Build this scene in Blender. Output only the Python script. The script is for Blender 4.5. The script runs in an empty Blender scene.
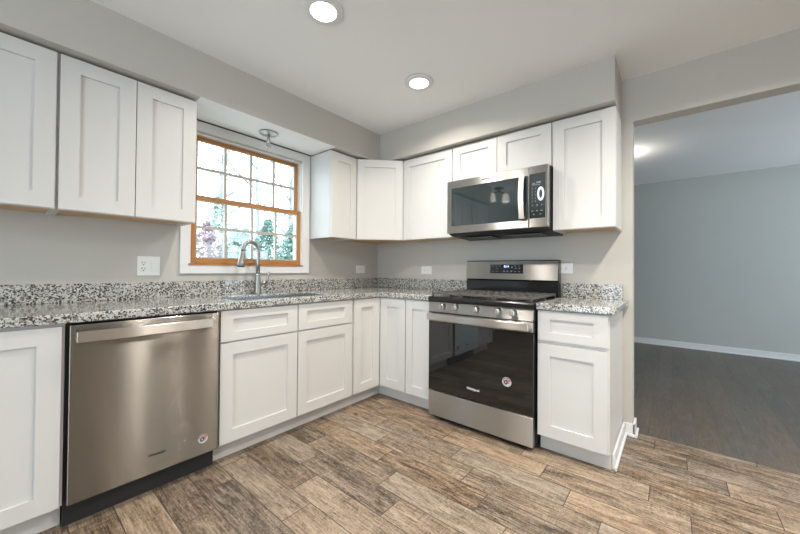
import bpy, bmesh, math, random
from mathutils import Vector, Matrix
random.seed(7)
S = bpy.context.scene
COL = S.collection

# ------------------------------------------------------------------ camera
CX, CY, CZ = -2.7326, -2.5827, 1.1078
YAW, PIT, ROL, FPX = 0.6901, 0.0112, 0.0079, 330.95
cam_d = bpy.data.cameras.new('camera')
cam_d.sensor_width = 36.0
cam_d.lens = 36.0 * FPX / 800.0
cam_d.shift_x = 0.00026
cam_d.shift_y = -0.0012
cam_d.clip_start = 0.02
cam = bpy.data.objects.new('camera', cam_d)
COL.objects.link(cam)
_c, _s = math.cos(YAW), math.sin(YAW)
fw = Vector((_c * math.cos(PIT), _s * math.cos(PIT), math.sin(PIT)))
rt = Vector((_s, -_c, 0.0))
up = rt.cross(fw)
cr, sr = math.cos(ROL), math.sin(ROL)
rt, up = rt * cr + up * sr, up * cr - rt * sr
M3 = Matrix((rt, up, -fw)).transposed()
cam.matrix_world = Matrix.Translation((CX, CY, CZ)) @ M3.to_4x4()
S.camera = cam

# ------------------------------------------------------------------ world, view, large lights
S.view_settings.view_transform = 'Standard'
S.view_settings.look = 'None'
S.view_settings.gamma = 1.0
S.view_settings.use_curve_mapping = False
S.view_settings.exposure = 0.20
w = bpy.data.worlds.new('sky')
S.world = w
w.use_nodes = True
bg = w.node_tree.nodes['Background']
bg.inputs[0].default_value = (0.75, 0.885, 1.0, 1)
bg.inputs[1].default_value = 6.6

def area_light(name, loc, rot, sx, sy, power, color, spread=180):
    l = bpy.data.lights.new(name, 'AREA')
    l.shape = 'RECTANGLE'; l.size = sx; l.size_y = sy
    l.energy = power; l.color = color; l.spread = math.radians(spread)
    o = bpy.data.objects.new(name, l)
    o.location = loc; o.rotation_euler = rot
    COL.objects.link(o)
    return o
PI = math.pi
# daylight enters through openings in the room shell; portals only guide the sampling of the sky
def portal(name, loc, rot, sx, sy):
    o = area_light(name, loc, rot, sx, sy, 1.0, (1, 1, 1))
    o.data.cycles.is_portal = True
    return o
portal('kitchen_window_portal', (-1.449, 0.119, 1.6), (-PI / 2, 0, 0), 0.91, 0.94)
portal('side_opening_portal', (-5.70, -2.5, 1.15), (0, -PI / 2, 0), 2.1, 2.2)  # side opening is unseen, enlarged to add fill daylight
portal('living_window_portal', (2.0, -6.11, 1.4), (PI / 2, 0, 0), 2.4, 1.5)
S.cycles.caustics_reflective = False
S.cycles.caustics_refractive = False
S.cycles.sample_clamp_indirect = 4.0
CAN_POWER = 16

# ------------------------------------------------------------------ materials
def mat(name, color=(0.8, 0.8, 0.8), rough=0.5, metal=0.0, spec=0.5, emit=None, es=0.0, coat=0.0):
    m = bpy.data.materials.new(name)
    m.use_nodes = True
    b = m.node_tree.nodes['Principled BSDF']
    b.inputs['Base Color'].default_value = (*color, 1)
    b.inputs['Roughness'].default_value = rough
    b.inputs['Metallic'].default_value = metal
    b.inputs['Specular IOR Level'].default_value = spec
    b.inputs['Coat Weight'].default_value = coat
    if emit:
        b.inputs['Emission Color'].default_value = (*emit, 1)
        b.inputs['Emission Strength'].default_value = es
    return m

class NT:
    def __init__(s, m):
        s.t = m.node_tree; s.b = s.t.nodes['Principled BSDF']
    def n(s, typ, **kw):
        nd = s.t.nodes.new(typ)
        for k, v in kw.items(): setattr(nd, k, v)
        return nd
    def l(s, a, b): s.t.links.new(a, b)
    def put(s, sock, v):
        if isinstance(v, (int, float)): sock.default_value = v
        elif isinstance(v, tuple): sock.default_value = v
        else: s.l(v, sock)
    def math(s, op, a, b=None, c=None):
        nd = s.n('ShaderNodeMath', operation=op)
        s.put(nd.inputs[0], a)
        if b is not None: s.put(nd.inputs[1], b)
        if c is not None: s.put(nd.inputs[2], c)
        return nd.outputs[0]
    def ramp(s, f, stops, interp='LINEAR'):
        nd = s.n('ShaderNodeValToRGB')
        nd.color_ramp.interpolation = interp
        e = nd.color_ramp.elements
        while len(e) < len(stops): e.new(0.5)
        for i, (p, c) in enumerate(stops):
            e[i].position = p
            e[i].color = (*c, 1) if len(c) == 3 else c
        s.put(nd.inputs[0], f)
        return nd.outputs[0]
    def mix(s, f, a, b, blend='MIX'):
        nd = s.n('ShaderNodeMix', data_type='RGBA', blend_type=blend)
        s.put(nd.inputs[0], f)
        for k, v in ((6, a), (7, b)):
            if isinstance(v, tuple): nd.inputs[k].default_value = (*v, 1)
            else: s.l(v, nd.inputs[k])
        return nd.outputs[2]
    def noise(s, vec, scale, detail=3, rough=0.55, dist=0.0):
        nd = s.n('ShaderNodeTexNoise')
        nd.inputs['Scale'].default_value = scale
        nd.inputs['Detail'].default_value = detail
        nd.inputs['Roughness'].default_value = rough
        nd.inputs['Distortion'].default_value = dist
        if vec is not None: s.l(vec, nd.inputs['Vector'])
        return nd.outputs[0]
    def voro(s, vec, scale, feature='F1', out='Distance'):
        nd = s.n('ShaderNodeTexVoronoi', feature=feature)
        nd.inputs['Scale'].default_value = scale
        s.l(vec, nd.inputs['Vector'])
        return nd.outputs[out]
    def pos(s):
        return s.n('ShaderNodeNewGeometry').outputs['Position']
    def bump(s, h, strength, dist):
        nd = s.n('ShaderNodeBump')
        nd.inputs['Strength'].default_value = strength
        nd.inputs['Distance'].default_value = dist
        s.l(h, nd.inputs['Height'])
        s.l(nd.outputs[0], s.b.inputs['Normal'])

def paint(name, color, rough, amp=0.02):
    m = mat(name, color, rough, spec=0.3)
    t = NT(m)
    p = t.pos()
    n = t.noise(p, 2.2, 2)
    c = t.mix(n, tuple(x * (1 - amp) for x in color), tuple(min(1, x * (1 + amp)) for x in color))
    t.l(c, t.b.inputs['Base Color'])
    t.bump(t.noise(p, 260, 2), 0.05, 0.001)
    return m

M_WALL = paint('greige_wall_paint', (0.53, 0.508, 0.466), 0.75)
M_LIVW = paint('grey_wall_paint', (0.50, 0.51, 0.485), 0.75)
M_CEIL = paint('ceiling_white_paint', (0.90, 0.90, 0.895), 0.85)
M_TRIM = paint('white_trim_paint', (0.76, 0.76, 0.75), 0.4)
M_CAB = paint('white_cabinet_lacquer', (0.655, 0.645, 0.622), 0.36, 0.008)
M_KICK = paint('toe_kick_paint', (0.62, 0.595, 0.56), 0.5, 0.01)
M_GAPSHADE = mat('gap_shade', (0.06, 0.06, 0.065), 0.8)
M_BLACK = mat('black_enamel', (0.012, 0.012, 0.013), 0.14)
M_BLACKMAT = mat('matt_black_plastic', (0.018, 0.018, 0.019), 0.55)
M_GLASSBLK = mat('black_oven_glass', (0.010, 0.010, 0.010), 0.035, spec=0.8)
M_GLASSMIC = mat('smoked_microwave_glass', (0.018, 0.028, 0.03), 0.04, spec=1.0, coat=0.6)
M_IRON = mat('cast_iron', (0.085, 0.079, 0.074), 0.55)
M_CHROME = mat('chrome', (0.82, 0.83, 0.84), 0.12, 1.0)
M_WHITEPL = mat('white_plastic', (0.82, 0.82, 0.80), 0.35)
M_SLOT = mat('outlet_slot', (0.03, 0.03, 0.03), 0.6)
M_RED = mat('sticker_red', (0.55, 0.03, 0.04), 0.5)
M_NAVY = mat('sticker_navy', (0.02, 0.03, 0.12), 0.5)
M_STICKER = mat('sticker_paper', (0.55, 0.54, 0.53), 0.5)
M_INK = mat('logo_ink', (0.02, 0.02, 0.02), 0.5)
M_LOGOW = mat('logo_white', (0.75, 0.75, 0.75), 0.4)
M_PALERING = mat('pale_ring', (0.5, 0.55, 0.57), 0.5, emit=(0.75, 0.9, 1.0), es=0.45)
M_ICONDIM = mat('panel_icon_dim', (0.20, 0.22, 0.23), 0.5)
M_CLOCK = mat('clock_digits', (0.2, 0.25, 0.8), 0.5, emit=(0.35, 0.45, 1.0), es=2.2)
M_LENS = mat('lamp_lens', (1, 1, 1), 0.5, emit=(1.0, 0.95, 0.87), es=9.0)
M_BULB = mat('frosted_shade', (0.9, 0.9, 0.9), 0.4, emit=(1.0, 0.95, 0.88), es=2.0)
M_MUNTIN = mat('window_grid_cream', (0.46, 0.43, 0.38), 0.5)

for m_ in (M_LENS, M_BULB, M_PALERING, M_CLOCK): m_.cycles.emission_sampling = 'NONE'

def steel(name, color, rough, axis, jitter=0.0):
    m = mat(name, color, rough, 1.0)
    t = NT(m)
    mp = t.n('ShaderNodeMapping')
    sc = [1400, 1400, 1400]; sc['xyz'.index(axis)] = 4
    mp.inputs['Scale'].default_value = sc
    t.l(t.pos(), mp.inputs['Vector'])
    n = t.noise(mp.outputs[0], 1.0, 2)
    r = t.math('MULTIPLY_ADD', n, 0.06, rough - 0.03)
    t.l(r, t.b.inputs['Roughness'])
    t.b.inputs['Anisotropic'].default_value = 1.0
    tg = t.n('ShaderNodeCombineXYZ'); tg.inputs[2].default_value = 1.0
    t.l(tg.outputs[0], t.b.inputs['Tangent'])
    # fine brushing: each scratch tilts the surface up or down a little
    if jitter:
        sv = t.n('ShaderNodeVectorMath', operation='MULTIPLY'); t.l(t.pos(), sv.inputs[0]); sv.inputs[1].default_value = (900.0, 0.0, 9000.0)
        wv = t.n('ShaderNodeTexWhiteNoise', noise_dimensions='3D')
        t.l(sv.outputs[0], wv.inputs['Vector'])
        sc_ = t.n('ShaderNodeSeparateColor'); t.l(wv.outputs['Color'], sc_.inputs[0])
        tri = t.math('SUBTRACT', t.math('ADD', sc_.outputs[0], sc_.outputs[1]), 1.0)
        cz = t.n('ShaderNodeCombineXYZ'); t.l(t.math('MULTIPLY', tri, jitter), cz.inputs[2])
        geo = t.n('ShaderNodeNewGeometry')
        ad = t.n('ShaderNodeVectorMath', operation='ADD'); t.l(geo.outputs['Normal'], ad.inputs[0]); t.l(cz.outputs[0], ad.inputs[1])
        nm = t.n('ShaderNodeVectorMath', operation='NORMALIZE'); t.l(ad.outputs[0], nm.inputs[0])
        t.l(nm.outputs[0], t.b.inputs['Normal'])
    return m
M_STEELX = steel('brushed_steel_front', (0.295, 0.282, 0.262), 0.23, 'x', 0.55)
M_STEELY = steel('brushed_steel_range', (0.51, 0.50, 0.48), 0.36, 'y')
M_STEELB = steel('bright_steel_handle', (0.62, 0.605, 0.58), 0.30, 'x')
M_NICKEL = mat('brushed_nickel', (0.38, 0.37, 0.355), 0.33, 1.0)
M_SINK = mat('satin_sink_steel', (0.70, 0.71, 0.73), 0.22, 1.0)

def wood(name, c1, c2, rough, scale, axis):
    m = mat(name, c1, rough)
    t = NT(m)
    mp = t.n('ShaderNodeMapping')
    sc = [scale] * 3; sc['xyz'.index(axis)] = scale * 0.06
    mp.inputs['Scale'].default_value = sc
    t.l(t.pos(), mp.inputs['Vector'])
    n = t.noise(mp.outputs[0], 1.0, 5, 0.65, 0.6)
    t.l(t.ramp(n, [(0.3, c2), (0.7, c1)]), t.b.inputs['Base Color'])
    return m
M_OAKX = wood('golden_oak_horizontal', (0.50, 0.235, 0.065), (0.34, 0.14, 0.035), 0.4, 90, 'x')
M_OAKZ = wood('golden_oak_vertical', (0.50, 0.235, 0.065), (0.34, 0.14, 0.035), 0.4, 90, 'z')
M_MAPLE = wood('raw_maple_underside', (0.72, 0.50, 0.28), (0.60, 0.38, 0.19), 0.55, 40, 'x')
M_BARK = wood('tree_bark', (0.26, 0.25, 0.25), (0.16, 0.155, 0.155), 0.9, 20, 'z')

def granite():
    m = mat('speckled_granite', (0.6, 0.6, 0.58), 0.08, spec=0.5)
    t = NT(m)
    p = t.pos()
    wn = t.n('ShaderNodeTexNoise'); wn.inputs['Scale'].default_value = 60
    t.l(p, wn.inputs['Vector'])
    vm = t.n('ShaderNodeVectorMath', operation='SCALE'); vm.inputs['Scale'].default_value = 0.012
    t.l(wn.outputs['Color'], vm.inputs[0])
    va = t.n('ShaderNodeVectorMath', operation='ADD')
    t.l(p, va.inputs[0]); t.l(vm.outputs[0], va.inputs[1])
    q = va.outputs[0]
    def cell(scale):
        v = t.voro(q, scale, out='Color')
        s = t.n('ShaderNodeSeparateColor'); t.l(v, s.inputs[0])
        return s.outputs
    a = cell(150); b = cell(230); c = cell(95)
    base = t.ramp(a[0], [(0.0, (0.57, 0.575, 0.545)), (0.42, (0.46, 0.46, 0.435)), (0.66, (0.33, 0.33, 0.31)), (0.8, (0.52, 0.52, 0.49))], 'CONSTANT')
    grey = t.math('GREATER_THAN', c[1], 0.86)
    base = t.mix(grey, base, (0.22, 0.21, 0.20))
    dk = t.math('GREATER_THAN', a[1], 0.80)
    base = t.mix(dk, base, (0.055, 0.054, 0.05))
    dk2 = t.math('GREATER_THAN', b[2], 0.86)
    base = t.mix(dk2, base, (0.06, 0.058, 0.053))
    br = t.math('GREATER_THAN', b[0], 0.955)
    base = t.mix(br, base, (0.23, 0.15, 0.10))
    t.l(base, t.b.inputs['Base Color'])
    return m
M_GRANITE = granite()

def plank_floor(name, W, L, x0, y0, swap, stops, grout, sat=1.0, shift=0.25, rough=0.42):
    m = mat(name, (0.3, 0.25, 0.2), rough, spec=0.4)
    t = NT(m)
    sp = t.n('ShaderNodeSeparateXYZ'); t.l(t.pos(), sp.inputs[0])
    X, Y = (sp.outputs[1], sp.outputs[0]) if swap else (sp.outputs[0], sp.outputs[1])
    rx = t.math('DIVIDE', t.math('SUBTRACT', x0, X), W)        # rows count towards -x
    row = t.math('FLOOR', rx)
    fx = t.math('SUBTRACT', rx, row)
    ry = t.math('SUBTRACT', t.math('DIVIDE', t.math('SUBTRACT', y0, Y), L), t.math('MULTIPLY', row, shift))
    coln = t.math('FLOOR', ry)
    fy = t.math('SUBTRACT', ry, coln)
    cv = t.n('ShaderNodeCombineXYZ'); t.l(row, cv.inputs[0]); t.l(coln, cv.inputs[1])
    wn = t.n('ShaderNodeTexWhiteNoise', noise_dimensions='3D'); t.l(cv.outputs[0], wn.inputs['Vector'])
    rs = t.n('ShaderNodeSeparateColor'); t.l(wn.outputs['Color'], rs.inputs[0])
    # wood coordinates: stretched along the plank, displaced per plank
    gx = t.math('MULTIPLY_ADD', rs.outputs[0], 13.0, X)
    gy = t.math('MULTIPLY_ADD', rs.outputs[1], 17.0, Y)
    g = t.n('ShaderNodeCombineXYZ'); t.l(gx, g.inputs[0]); t.l(gy, g.inputs[1]); t.l(rs.outputs[2], g.inputs[2])
    def scaled(sx, sy):
        mp = t.n('ShaderNodeMapping'); mp.inputs['Scale'].default_value = (sx, sy, 1)
        t.l(g.outputs[0], mp.inputs['Vector']); return mp.outputs[0]
    broad = t.noise(scaled(13, 3.2), 1.0, 5, 0.62, 1.4)
    grain = t.noise(scaled(80, 5.0), 1.0, 6, 0.72, 1.6)
    streak = t.noise(scaled(190, 7.0), 1.0, 4, 0.65, 0.5)
    fine = t.noise(scaled(105, 60), 1.0, 3, 0.7, 1.5)
    saw = t.noise(scaled(6, 130), 1.0, 2, 0.5, 0.3)
    sawm = t.ramp(t.noise(scaled(7, 4), 1.0, 2), [(0.50, (0, 0, 0)), (0.62, (1, 1, 1))])
    val = t.math('MULTIPLY_ADD', broad, 0.80, t.math('MULTIPLY', grain, 0.75))
    val = t.math('ADD', val, t.math('MULTIPLY', fine, 0.85))
    val = t.math('ADD', val, t.math('MULTIPLY', streak, 0.75))
    val = t.math('ADD', val, t.math('MULTIPLY', t.math('MULTIPLY', t.math('SUBTRACT', saw, 0.5), sawm), 0.36))
    val = t.math('ADD', val, t.math('MULTIPLY', t.math('SUBTRACT', rs.outputs[2], 0.5), 0.19))
    val = t.math('SUBTRACT', val, 1.075)
    colr = t.ramp(val, stops)
    tint = t.ramp(rs.outputs[1], [(0.0, (1.045, 0.988, 0.915)), (0.5, (1.0, 1.0, 1.0)), (1.0, (0.915, 0.97, 1.02))])
    colr = t.mix(1.0, colr, tint, 'MULTIPLY')
    # knots
    kn = t.voro(scaled(7.5, 4.2), 1.0)
    km = t.ramp(kn, [(0.06, (1, 1, 1)), (0.16, (0, 0, 0))])
    kk = t.math('MULTIPLY', km, t.ramp(t.noise(scaled(14, 9), 1.0, 2), [(0.48, (0, 0, 0)), (0.56, (1, 1, 1))]))
    colr = t.mix(t.math('MULTIPLY', kk, 0.9), colr, (0.075, 0.05, 0.032))
    # dark cracks along the grain
    crk = t.ramp(t.noise(scaled(60, 5.0), 1.0, 6, 0.7, 1.6), [(0.34, (1, 1, 1)), (0.41, (0, 0, 0))])
    colr = t.mix(t.math('MULTIPLY', crk, 0.7), colr, (0.075, 0.055, 0.042))
    # grout
    ex = t.math('MULTIPLY', t.math('MINIMUM', fx, t.math('SUBTRACT', 1.0, fx)), W)
    ey = t.math('MULTIPLY', t.math('MINIMUM', fy, t.math('SUBTRACT', 1.0, fy)), L)
    e = t.math('MINIMUM', ex, ey)
    gm = t.math('LESS_THAN', e, grout)
    colr = t.mix(gm, colr, (0.085, 0.065, 0.05))
    t.l(colr, t.b.inputs['Base Color'])
    h = t.math('MULTIPLY_ADD', gm, -1.0, t.math('MULTIPLY', val, 0.5))
    t.bump(h, 0.35, 0.002)
    r = t.math('MULTIPLY_ADD', fine, 0.25, rough - 0.12)
    t.l(r, t.b.inputs['Roughness'])
    return m
M_FLOOR = plank_floor('wood_look_tile', 0.1508, 0.616, -0.722, -1.412, False,
    [(0.14, (0.035, 0.025, 0.019)), (0.33, (0.11, 0.080, 0.056)), (0.50, (0.245, 0.182, 0.128)), (0.68, (0.365, 0.285, 0.209)), (0.92, (0.49, 0.405, 0.315))], 0.0022)
M_LIVFLOOR = plank_floor('dark_laminate', 0.125, 1.2, -2.70, 0.1, True,
    [(0.1, (0.075, 0.062, 0.050)), (0.45, (0.118, 0.100, 0.083)), (0.7, (0.152, 0.131, 0.110)), (1.0, (0.20, 0.175, 0.15))], 0.0008, shift=0.37, rough=0.38)

def leaf_mat(name, c1, c2):
    m = mat(name, c1, 0.6)
    t = NT(m)
    t.l(t.mix(t.noise(t.pos(), 6.0, 3), c1, c2), t.b.inputs['Base Color'])
    return m
M_EVERG = leaf_mat('evergreen_needles', (0.09, 0.185, 0.145), (0.24, 0.33, 0.29))
M_PINK = leaf_mat('pink_shrub_leaves', (0.26, 0.17, 0.20), (0.42, 0.35, 0.38))
M_PALEG = leaf_mat('pale_spring_leaves', (0.14, 0.24, 0.17), (0.34, 0.40, 0.36))
M_LAWN = leaf_mat('lawn_grass', (0.30, 0.31, 0.28), (0.40, 0.40, 0.37))
def glass_mat():
    m = bpy.data.materials.new('window_pane_glass'); m.use_nodes = True
    t = m.node_tree; t.nodes.remove(t.nodes['Principled BSDF'])
    tr = t.nodes.new('ShaderNodeBsdfTransparent'); tr.inputs[0].default_value = (0.96, 0.985, 0.98, 1)
    gl = t.nodes.new('ShaderNodeBsdfGlossy'); gl.inputs['Roughness'].default_value = 0.02
    mx = t.nodes.new('ShaderNodeMixShader'); mx.inputs[0].default_value = 0.05
    t.links.new(tr.outputs[0], mx.inputs[1]); t.links.new(gl.outputs[0], mx.inputs[2])
    t.links.new(mx.outputs[0], t.nodes['Material Output'].inputs[0])
    return m
M_PANE = glass_mat()
def clear_bulb():
    m = bpy.data.materials.new('clear_bulb_glass'); m.use_nodes = True
    b = m.node_tree.nodes['Principled BSDF']
    b.inputs['Transmission Weight'].default_value = 1.0
    b.inputs['Roughness'].default_value = 0.02
    b.inputs['IOR'].default_value = 1.3
    return m
M_CLEAR = clear_bulb()

# ------------------------------------------------------------------ mesh helpers
class MB:
    def __init__(s): s.bm = bmesh.new(); s.mi = 0
    def face(s, pts):
        f = s.bm.faces.new([s.bm.verts.new(p) for p in pts]); f.material_index = s.mi; return f
    def box(s, x0, x1, y0, y1, z0, z1):
        x0, x1 = sorted((x0, x1)); y0, y1 = sorted((y0, y1)); z0, z1 = sorted((z0, z1))
        v = [s.bm.verts.new(p) for p in ((x0, y0, z0), (x1, y0, z0), (x1, y1, z0), (x0, y1, z0), (x0, y0, z1), (x1, y0, z1), (x1, y1, z1), (x0, y1, z1))]
        for q in ((3, 2, 1, 0), (4, 5, 6, 7), (0, 1, 5, 4), (1, 2, 6, 5), (2, 3, 7, 6), (3, 0, 4, 7)):
            f = s.bm.faces.new([v[i] for i in q]); f.material_index = s.mi
        return s
    def prism(s, poly, h0, h1, put=lambda a, b, h: (a, b, h)):
        lo = [s.bm.verts.new(put(a, b, h0)) for a, b in poly]
        hi = [s.bm.verts.new(put(a, b, h1)) for a, b in poly]
        n = len(poly)
        fs = [s.bm.faces.new(lo[::-1]), s.bm.faces.new(hi)]
        for i in range(n): fs.append(s.bm.faces.new((lo[i], lo[(i + 1) % n], hi[(i + 1) % n], hi[i])))
        for f in fs: f.material_index = s.mi
        return s
    def cyl(s, p0, p1, r0, r1=None, n=24):
        return s.tube([p0, p1], [r0, r0 if r1 is None else r1], n)
    def tube(s, path, r, n=16):
        path = [Vector(p) for p in path]
        if not isinstance(r, (list, tuple)): r = [r] * len(path)
        rings = []; prev = None
        for i, p in enumerate(path):
            a = path[max(0, i - 1)]; b = path[min(len(path) - 1, i + 1)]
            d = (b - a).normalized()
            if prev is None:
                u = d.orthogonal().normalized()
            else:
                u = (prev - d * prev.dot(d)).normalized()
            prev = u; v = d.cross(u)
            rings.append([s.bm.verts.new(p + (u * math.cos(2 * PI * k / n) + v * math.sin(2 * PI * k / n)) * r[i]) for k in range(n)])
        for i in range(len(rings) - 1):
            for k in range(n):
                f = s.bm.faces.new((rings[i][k], rings[i][(k + 1) % n], rings[i + 1][(k + 1) % n], rings[i + 1][k])); f.material_index = s.mi
        for rg, rev in ((rings[0], True), (rings[-1], False)):
            f = s.bm.faces.new(rg[::-1] if rev else rg); f.material_index = s.mi
        return s
    def lathe(s, prof, c, n=32, axis='z'):
        # prof: (radius, height) list; closed at both ends when the radius is 0
        rings = []
        for r, h in prof:
            ring = []
            for k in range(1 if r == 0 else n):
                a = 2 * PI * k / n
                if axis == 'z': p = (c[0] + r * math.cos(a), c[1] + r * math.sin(a), c[2] + h)
                elif axis == 'x': p = (c[0] - h, c[1] + r * math.cos(a), c[2] + r * math.sin(a))
                else: p = (c[0] + r * math.cos(a), c[1] - h, c[2] + r * math.sin(a))
                ring.append(s.bm.verts.new(p))
            rings.append(ring)
        for a, b in zip(rings, rings[1:]):
            for k in range(n):
                k2 = (k + 1) % n
                q = [a[k % len(a)], a[k2 % len(a)], b[k2 % len(b)], b[k % len(b)]]
                q = list(dict.fromkeys(q))
                if len(q) > 2:
                    f = s.bm.faces.new(q); f.material_index = s.mi
        return s
    def build(s, name, mats, parent=None, bevel=0.0, smooth=False, segs=2, loc=None, angle=40):
        bmesh.ops.recalc_face_normals(s.bm, faces=s.bm.faces[:])
        off = Vector(loc) if loc is not None else (parent_world(parent) if parent else Vector((0, 0, 0)))
        me = bpy.data.meshes.new(name)
        for v in s.bm.verts: v.co -= off
        s.bm.to_mesh(me); s.bm.free()
        for m in (mats if isinstance(mats, (list, tuple)) else [mats]): me.materials.append(m)
        o = bpy.data.objects.new(name, me)
        COL.objects.link(o)
        if parent: o.parent = parent
        else: o.location = off
        if bevel:
            b = o.modifiers.new('bevel', 'BEVEL'); b.width = bevel; b.segments = segs; b.limit_method = 'ANGLE'; b.angle_limit = math.radians(angle)
            b.harden_normals = True
            for p in me.polygons: p.use_smooth = True
        elif smooth:
            for p in me.polygons: p.use_smooth = True
            o.modifiers.new('wn', 'WEIGHTED_NORMAL')
            me.set_sharp_from_angle(angle=math.radians(50))
        return o
def parent_world(o):
    v = Vector((0, 0, 0))
    while o: v += o.location; o = o.parent
    return v
def tag(o, label, cat, group=None):
    o['label'] = label; o['category'] = cat
    if group: o['group'] = group
    return o
def thing(name, label, cat, loc, group=None):
    o = bpy.data.objects.new(name, None)
    o.location = loc; o.empty_display_size = 0.1
    COL.objects.link(o)
    return tag(o, label, cat, group)
def struct(o):
    o['kind'] = 'structure'; return o
def struct_root(name, loc):
    o = bpy.data.objects.new(name, None); o.location = loc; o.empty_display_size = 0.1
    COL.objects.link(o); o['kind'] = 'structure'; return o
def rbox(name, m, b, parent=None, bevel=0.0, loc=None):
    return MB().box(*b).build(name, m, parent, bevel, loc=loc)
def text_mesh(name, body, size, loc, rot, m, parent, depth=0.0006, shear=0.0):
    cu = bpy.data.curves.new(name + '_curve', 'FONT')
    cu.body = body; cu.size = size; cu.extrude = depth; cu.align_x = 'CENTER'; cu.align_y = 'CENTER'; cu.shear = shear; cu.offset = size * 0.025
    tmp = bpy.data.objects.new(name + '_tmp', cu)
    COL.objects.link(tmp)
    dg = bpy.context.evaluated_depsgraph_get()
    me = bpy.data.meshes.new_from_object(tmp.evaluated_get(dg))
    bpy.data.objects.remove(tmp); bpy.data.curves.remove(cu)
    me.name = name; me.materials.clear(); me.materials.append(m)
    o = bpy.data.objects.new(name, me); COL.objects.link(o)
    o.parent = parent
    o.location = Vector(loc) - parent_world(parent); o.rotation_euler = rot
    return o
ROT_Y = (PI / 2, 0, 0)            # text facing -y
ROT_X = (PI / 2, 0, -PI / 2)      # text facing -x

# faces seen on the window wall look to -y, on the range wall to -x
def map_y(y):  return lambda a, z, d: (a, y + d, z)
def map_x(x):  return lambda a, z, d: (x + d, a, z)
def map_dir(p, u, nrm):           # p: base point, u: along, nrm: outwards
    return lambda a, z, d: (p[0] + u[0] * a - nrm[0] * d, p[1] + u[1] * a - nrm[1] * d, z)
def shaker(name, mp, a0, a1, z0, z1, stile, rail, parent, T=0.019, D=0.011, m=None):
    mb = MB()
    V = lambda a, z, d: mb.bm.verts.new(mp(a, z, d))
    O = [V(a, z, 0) for a, z in ((a0, z0), (a1, z0), (a1, z1), (a0, z1))]
    I = [V(a, z, 0) for a, z in ((a0 + stile, z0 + rail), (a1 - stile, z0 + rail), (a1 - stile, z1 - rail), (a0 + stile, z1 - rail))]
    P = [V(a, z, D) for a, z in ((a0 + stile, z0 + rail), (a1 - stile, z0 + rail), (a1 - stile, z1 - rail), (a0 + stile, z1 - rail))]
    B = [V(a, z, T) for a, z in ((a0, z0), (a1, z0), (a1, z1), (a0, z1))]
    for i in range(4):
        j = (i + 1) % 4
        mb.bm.faces.new((O[i], O[j], I[j], I[i])); mb.bm.faces.new((I[i], I[j], P[j], P[i])); mb.bm.faces.new((O[i], O[j], B[j], B[i]))
    mb.bm.faces.new(P); mb.bm.faces.new(B)
    return mb.build(name, m or M_CAB, parent)

# ------------------------------------------------------------------ setting: room shell
ZC = 2.427
ZL = 2.472
XL, YB = -5.6, -5.4
struct(rbox('floor', M_FLOOR, (XL - .1, 0.075, YB - .1, 0.1, -0.05, 0.0)))
struct(rbox('floor', M_LIVFLOOR, (0.075, 3.75, -6.1, 1.1, -0.05, -0.001)))
struct(rbox('ceiling', M_CEIL, (XL - .1, 0.0, YB - .1, 0.0, ZC, ZC + 0.1)))
struct(rbox('ceiling', M_CEIL, (0.111, 3.75, -6.1, 1.1, ZL, ZL + 0.1)))
WX0, WX1, WZ0, WZ1 = -1.905, -0.993, 1.125, 2.065     # rough opening of the kitchen window
mb = MB()
mb.box(XL - .1, WX0, 0, 0.12, 0, ZC + .1).box(WX1, 0.111, 0, 0.12, 0, ZC + .1)
mb.box(WX0, WX1, 0, 0.12, 0, WZ0).box(WX0, WX1, 0, 0.12, WZ1, ZC + .1)
struct(mb.build('wall_front', M_WALL))
YE = -2.372
mb = MB()
mb.box(0, 0.111, YE, 0, 0, ZC + .1).box(0, 0.111, -4.3, YE, 2.13, ZC + .1).box(0, 0.111, YB, -4.3, 0, ZC + .1)
struct(mb.build('wall_right', M_WALL))
mb = MB()
mb.box(XL - .12, XL, YB, -3.6, 0, ZC).box(XL - .12, XL, -1.4, 0.1, 0, ZC).box(XL - .12, XL, -3.6, -1.4, 2.2, ZC).box(XL - .12, XL, -3.6, -1.4, 0, 0.1)
struct(mb.build('wall_left', M_WALL))
mb = MB()
mb.box(XL - .12, 0.111, YB - .12, YB, 0, ZC)
struct(mb.build('wall_back', M_WALL))
struct(rbox('wall_far', M_LIVW, (3.65, 3.77, -6.1, 1.1, 0, ZL)))
struct(rbox('wall_side', M_LIVW, (0.111, 3.77, 1.0, 1.12, 0, ZL)))
struct(rbox('wall_side', M_LIVW, (0.07, 0.111, 0.0, 1.1, 0, ZL)))
mb = MB()
mb.box(0.07, 0.8, -6.12, -6.0, 0, ZL).box(3.2, 3.77, -6.12, -6.0, 0, ZL).box(0.8, 3.2, -6.12, -6.0, 0, .65).box(0.8, 3.2, -6.12, -6.0, 2.15, ZL)
mb.box(0.07, 0.111, -6.0, YB - .12, 0, ZL)
struct(mb.build('wall_rear', M_LIVW))
# soffit above the wall cabinets, open in front of nothing: an L along both walls
SB, SD, YS = 2.151, 0.366, -2.311
XS = -3.02
mb = MB()
mb.prism([(XS, 0), (XS, -SD), (-SD, -SD), (-SD, YS), (0, YS), (0, 0)], SB, ZC)
mb.mi = 1
mb.box(-1.9625, -0.918, -SD + .0005, -0.0225, SB - .0008, SB + .001)
struct(mb.build('soffit', [M_WALL, M_CEIL]))
struct(rbox('gap_shade_strip', M_GAPSHADE, (-1.964, -0.919, -0.022, -0.001, 2.1425, 2.1505)))  # solid dark strip: shade of the gap above the casing, put in as colour
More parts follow.
